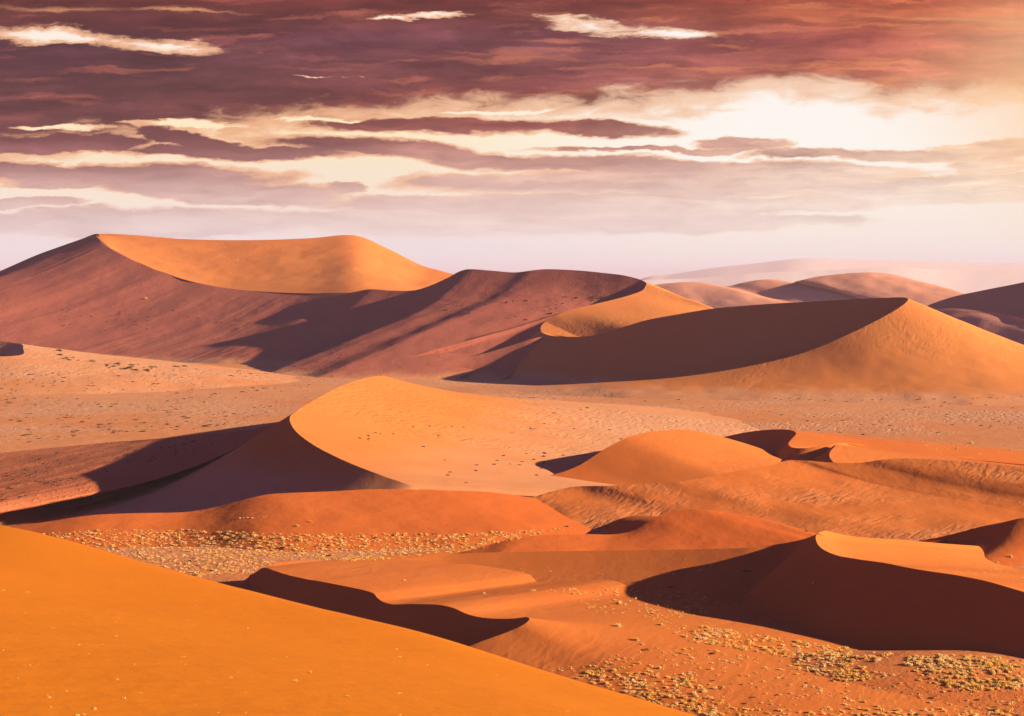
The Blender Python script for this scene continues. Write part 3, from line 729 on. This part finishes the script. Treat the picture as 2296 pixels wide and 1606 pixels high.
U_('tuft', 2177, 994, 3.2, 'largest yellow bush on the low rise at the right edge')
U_('tuft', 2146, 1006, 2.6, 'yellow bush lower left of the largest one on the right rise')
U_('tuft', 2266, 1010, 2.6, 'ochre bush with a dark shadow at the right edge of the rise')
U_('tuft', 2265, 1249, 2.0, 'bright round straw bush behind the shaded dune at the right edge', hf=1.2)
U_('tuft', 2236, 1263, 1.8, 'straw bush lower left of the bright round one at the right edge')
U_('bush', 1220, 1017, 2.4, 'larger dark bush stacked above another in the rippled hollow', hf=1.3)
U_('bush', 1218, 1024, 2.4, 'dark bush tucked under a larger one in the rippled hollow', hf=1.0)
U_('bush', 1108, 1042, 2.2, 'dark bush left of centre on the floor of the rippled hollow')
U_('bush', 1203, 1066, 2.4, 'long dark bush nearest the orange dune in the rippled hollow', hf=.8)
U_('bush', 1393, 985, 2.2, 'dark bush touching the crest of the orange dune')
U_('bush', 1299, 1041, 1.8, 'dark bush beside the left foot of the orange dune')
U_('bush', 1521, 897, 3.6, 'largest of the dark mounds in the row below the tall dune', hf=.9)
U_('bush', 1447, 900, 3.2, 'broad dark mound left of the largest one below the tall dune', hf=.8)
U_('bush', 1316, 915, 3.0, 'wide dark mound left end of the row below the tall dune', hf=.8)
U_('bush', 18, 902, 4.2, 'widest dark bush of the left plain at the very edge', hf=.7)
U_('tuft', 326, 670, 6.0, 'pale lone bush high on the shaded face of the great left dune')
U_('tuft', 885, 974, 2.6, 'pale round bush at the foot of the sunlit middle dune', hf=1.2)

# --- numbered in the photo only as crowds: grouped
g = 'dark bushes in the rippled hollow'
for x, y, s in [(825, 978, 2.2), (840, 971, 1.8), (807, 983, 2), (826, 984, 1.8), (825, 987, 1.6), (852, 973, 1.6), (926, 958, 1.6), (963, 956, 2), (1012, 957, 2), (1040, 959, 2), (983, 977, 2.2), (948, 1002, 2.4), (1147, 970, 2.2), (1190, 962, 2.4), (1198, 962, 1.8), (1220, 951, 2.2), (1253, 942, 2), (1242, 927, 3), (1301, 919, 2), (1287, 961, 2), (1366, 964, 2), (1338, 946, 2),
                (1128, 1022, 2), (1195, 1011, 2), (1180, 1017, 1.8), (1262, 1022, 1.8), (1114, 1033, 2), (1068, 1043, 2), (1170, 1036, 2), (1197, 1031, 2), (1165, 1043, 2.2), (1145, 1041, 1.5), (1219, 1040, 1.8), (1219, 1036, 1.5), (1067, 1056, 2.2), (1008, 1059, 1.8), (1003, 1066, 2), (1212, 1051, 1.8), (1045, 1083, 1.6), (996, 1032, 1.4)]:
    put('bush', x, y, s, 'dark round bush on the pale rippled sand of the hollow', g, .9)
g = 'dark mounds along the foot of the tall dune'
for x, y in [(1165, 893), (1187, 893), (1195, 892), (1243, 894), (1655, 903), (1740, 894), (1751, 897), (1770, 893), (1792, 895), (1815, 897), (1850, 898), (1898, 901), (1934, 898), (1956, 897), (1978, 896), (2062, 892), (2060, 896), (2095, 895), (2118, 902), (2142, 891), (2180, 894), (2192, 893), (2222, 892), (2236, 894), (2250, 891), (2270, 893), (2290, 890), (2037, 909), (2074, 914), (2110, 911), (2210, 908), (2270, 915), (2025, 919), (2120, 934), (1690, 927), (1727, 924), (1753, 931), (1810, 945), (1890, 943), (1900, 940), (1930, 952), (1960, 952), (1995, 955), (2040, 956), (1935, 975), (1885, 970), (1835, 966), (2135, 953), (2200, 955), (2240, 945)]:
    put('bush', x, y, R_.uniform(2.0, 3.4), 'low dark mound of scrub on the pale flat below the tall dune', g, .75)

scatter('bush', [(1560, 905), (2296, 900), (2296, 975), (1900, 968), (1600, 955)], 90, 1.08, 2.70, 'low dark mound of scrub on the pale flat below the tall dune', g, .5, .7)
scatter('bush', [(0, 835), (300, 835), (560, 850), (640, 880), (600, 935), (430, 965), (200, 980), (0, 1000)], 430, 1.62, 4.59, 'small dusty bush scattered on the wide left plain', 'bushes of the left plain', .4, .7)
scatter('bush', [(0, 1025), (200, 1010), (420, 990), (520, 985), (400, 1020), (200, 1070), (0, 1130)], 200, 1.08, 2.70, 'small dusty bush on the reddish shoulder above the long shadow', 'bushes above the long shadow', .3, .7)
scatter('bush', [(120, 690), (560, 690), (620, 720), (480, 775), (140, 740)], 110, 1.89, 4.86, 'tiny bush clinging to the mauve face of the great left dune', 'bushes on the great left dune', .6, .9)
scatter('bush', [(110, 780), (240, 815), (430, 822), (470, 832), (330, 835), (150, 815)], 40, 3.38, 8.10, 'pale bush along the foot of the great left dune', 'bushes at the foot of the great left dune', .3, .9)
scatter('bush', [(980, 680), (1230, 668), (1400, 655), (1300, 685), (1190, 720), (1000, 700)], 50, 2.70, 6.75, 'bush on the shoulder of the mauve middle dune', 'bushes on the mauve middle dune', .5, .8)
scatter('bush', [(480, 830), (760, 770), (860, 790), (700, 870), (560, 860)], 120, 1.89, 4.32, 'small bush on the long apron of the mauve dune', 'bushes of the apron', .4, .7)
scatter('tuft', [(0, 850), (560, 860), (560, 940), (0, 1000)], 1000, .5, 1.4, 'pale', 'x', .3, .7)
scatter('tuft', [(1100, 885), (2296, 890), (2296, 985), (1600, 960), (1350, 985), (1250, 1050), (1000, 1080), (800, 985)], 900, .4, 1.2, 'pale', 'x', .7, .7)

L_ = {'tuft': 'straw tuft in the crowded scrub strip below the low red dune', 'bush': 'dark tuft in the crowded scrub strip below the low red dune'}
STRIP = [(60, 1200), (200, 1190), (430, 1188), (640, 1198), (1060, 1196), (1310, 1182), (1180, 1205), (1040, 1238), (830, 1258), (640, 1255), (560, 1285), (440, 1296), (300, 1262), (120, 1218)]
g = 'tufts of the scrub strip'
scatter('tuft', STRIP, 2300, .8, 2.0, L_, g, 0, .8, sub=('bush', .06))
scatter('tuft', [(150, 1192), (500, 1190), (860, 1222), (700, 1240), (420, 1230)], 34, 1.5, 2.6, L_, g, .3, .9, 1.2, sub=('bush', .12))
scatter('tuft', [(530, 1160), (600, 1157), (600, 1163), (530, 1164)], 9, .8, 1.4, 'straw tuft in the short row on the low red dune', 'short row of tufts on the low red dune')
L_ = {'tuft': 'straw tuft in the thick fringe at the foot of the shaded dune', 'bush': 'dark tuft in the thick fringe at the foot of the shaded dune', 'green': 'green bush in the thick fringe at the foot of the shaded dune'}
g = 'fringe of tufts at the foot of the shaded dune'
scatter('tuft', [(1460, 1400), (1600, 1408), (1830, 1444), (1990, 1468), (1990, 1484), (1800, 1480), (1560, 1440)], 420, .5, 1.9, L_, g, .05, 1.0, 1.6, sub=('green', .04))
scatter('tuft', [(2010, 1478), (2120, 1468), (2296, 1478), (2296, 1545), (2160, 1550), (2060, 1512)], 520, .6, 2.0, L_, g, .05, 1.0, 1.5, sub=('green', .03))
scatter('tuft', [(1790, 1474), (1900, 1478), (1990, 1515), (1900, 1530), (1780, 1500)], 190, .7, 1.5, L_, g, .1, 1.0, 1.6)
L_ = {'tuft': 'straw tuft crowded against the right flank of the golden slope', 'bush': 'dark tuft crowded against the right flank of the golden slope'}
g = 'crowded tufts beside the golden slope'
scatter('tuft', [(1265, 1518), (1340, 1500), (1560, 1520), (1620, 1606), (1490, 1606), (1370, 1560)], 360, .7, 1.6, L_, g, .2, 1.0, 1.6, sub=('bush', .05))
scatter('tuft', [(1200, 1500), (1330, 1480), (1480, 1450), (1560, 1470), (1560, 1530), (1300, 1515)], 150, .4, 1.2, L_, g, .1, 1.0, 2)
L_ = {'tuft': 'small straw tuft on the open flat at the bottom', 'bush': 'small dark tuft on the open flat at the bottom', 'green': 'small green bush on the open flat at the bottom'}
g = 'tufts on the open bottom flat'
scatter('tuft', [(1500, 1445), (1800, 1485), (2296, 1545), (2296, 1606), (1560, 1606)], 620, .35, 1.5, L_, g, .1, .9, 2.4, sub=('bush', .12))
scatter('tuft', [(1560, 1592), (2296, 1590), (2296, 1612), (1560, 1612)], 110, .8, 1.5, L_, g, .1, 1.1, 1.5, sub=('bush', .05))
scatter('green', [(1560, 1500), (2296, 1550), (2296, 1600), (1560, 1600)], 16, .6, 1.1, L_, g, 0, .8)
L_ = {'tuft': 'straw tuft in the hollow below the long red slope', 'bush': 'dusty tuft in the hollow below the long red slope'}
g = 'tufts of the hollow below the long red slope'
scatter('tuft', [(1190, 1322), (1420, 1322), (1560, 1330), (1600, 1345), (1500, 1352), (1350, 1336), (1190, 1328)], 90, .7, 1.6, L_, g, 0, .9, 1.5, sub=('bush', .1))
scatter('tuft', [(1420, 1355), (1560, 1345), (1590, 1375), (1500, 1400), (1440, 1385)], 140, .5, 1.1, L_, g, 0, .9, 1.6, sub=('bush', .1))
scatter('tuft', [(1300, 1345), (1420, 1345), (1410, 1380), (1330, 1375)], 40, .4, 1.3, L_, g, 0, .9, 1.6, sub=('bush', .2))
scatter('tuft', [(1480, 1275), (1600, 1270), (1560, 1330), (1460, 1330)], 40, .4, .9, L_, g, 0, 1, 1.6)
scatter('tuft', [(1560, 1330), (1750, 1320), (1790, 1440), (1620, 1410), (1560, 1390)], 110, .3, .9, 'grey tuft inside the shadow at the foot of the dune peak', 'tufts in the shadow of the dune peak', .2, .9)
scatter('tuft', [(1960, 1225), (2100, 1238), (2296, 1262), (2296, 1318), (2180, 1282), (2060, 1262)], 110, .3, .9, 'straw tuft on the slope behind the shaded dune', 'tufts behind the shaded dune', .3, .9, sub=None)
scatter('tuft', [(2060, 988), (2296, 975), (2296, 1025), (2080, 1010)], 70, .6, 1.8, 'ochre tuft on the low rise by the right edge', 'tufts of the right rise', .3, .8)
scatter('tuft', [(0, 1290), (400, 1330), (900, 1450), (1400, 1590), (1400, 1606), (0, 1606)], 70, .06, .19, 'tiny dry sprig poking out of the golden slope', 'sprigs on the golden slope', 0, .7)
scatter('tuft', [(1000, 1255), (1500, 1240), (1600, 1260), (1450, 1310), (1250, 1300)], 25, .3, .7, 'faint tuft on the long red slope', 'tufts on the long red slope', 0, .8)

plants.sort(key=lambda t: -t[0])
count = {'tuft': 0, 'bush': 0, 'green': 0}
rest = {'tuft': [], 'bush': []}
NAME = {'tuft': 'grass_tuft', 'bush': 'desert_bush', 'green': 'green_bush'}
CAT = {'tuft': 'grass tuft', 'bush': 'bush', 'green': 'bush'}
for sz, kind, p, s, hf, label, grp in plants:
    if grp == 'x' or count[kind] >= 295:
        rest['tuft' if kind == 'tuft' else 'bush'].append((p, s, hf)); continue
    count[kind] += 1
    me = R_.choice({'tuft': TUFT, 'bush': BUSH, 'green': GRN}[kind])
    split = sz > .0026 and s < 3.5          # near enough to show leaves and bare stems apart
    o = bpy.data.objects.new(NAME[kind], None if split else me)
    col.objects.link(o)
    o.location = (p.x, p.y, p.z - .04 * s)
    o.rotation_euler = (0, 0, R_.uniform(0, 6.28))
    o.scale = (s * R_.uniform(.55, .7), s * R_.uniform(.55, .7), s * .52 * hf)
    o['label'] = label; o['category'] = CAT[kind]
    if grp: o['group'] = grp
    if split:
        for nm, md in (('blades' if kind == 'tuft' else 'foliage', me), ('dry_stems', R_.choice(TWG))):
            w = bpy.data.objects.new(nm, md); col.objects.link(w); w.parent = o

def merged(name, geos, items, mat):
    VV, FQ, FT = [], [], []; n0 = 0
    Vs, Ls, starts, tot = [], [], [], []
    off = 0; ls = 0
    arr = [(np.array(g_[0], float), g_[1]) for g_ in geos]
    for p, s, hf in items:
        V0, F0 = arr[R_.randrange(len(arr))]
        a = R_.uniform(0, 6.28); c_, s_ = math.cos(a), math.sin(a)
        q = np.stack([(V0[:, 0] * c_ - V0[:, 1] * s_) * s * .62 + p.x, (V0[:, 0] * s_ + V0[:, 1] * c_) * s * .62 + p.y, V0[:, 2] * s * .52 * hf + p.z - .04 * s], 1)
        Vs.append(q)
        for f in F0:
            Ls.extend([i + off for i in f]); starts.append(ls); tot.append(len(f)); ls += len(f)
        off += len(q)
    v = np.concatenate(Vs)
    me = bpy.data.meshes.new(name)
    me.vertices.add(len(v)); me.vertices.foreach_set('co', v.astype(np.float32).ravel())
    me.loops.add(len(Ls)); me.loops.foreach_set('vertex_index', np.array(Ls, np.int32))
    me.polygons.add(len(starts)); me.polygons.foreach_set('loop_start', np.array(starts, np.int32)); me.polygons.foreach_set('loop_total', np.array(tot, np.int32))
    me.update(calc_edges=True); me.materials.append(mat)
    o = bpy.data.objects.new(name, me); col.objects.link(o)
    o['kind'] = 'stuff'
    return o
o = merged('dry_grass', LOWT, rest['tuft'], MV['tuft']); o['label'] = 'crowd of smaller straw tufts strewn over the flats'; o['category'] = 'grass'
if rest['bush']:
    o = merged('low_scrub', LOWB, rest['bush'], MV['bush']); o['label'] = 'crowd of smaller dusty bushes strewn over the far flats'; o['category'] = 'scrub'
print('plants', count, len(rest['tuft']), len(rest['bush']))
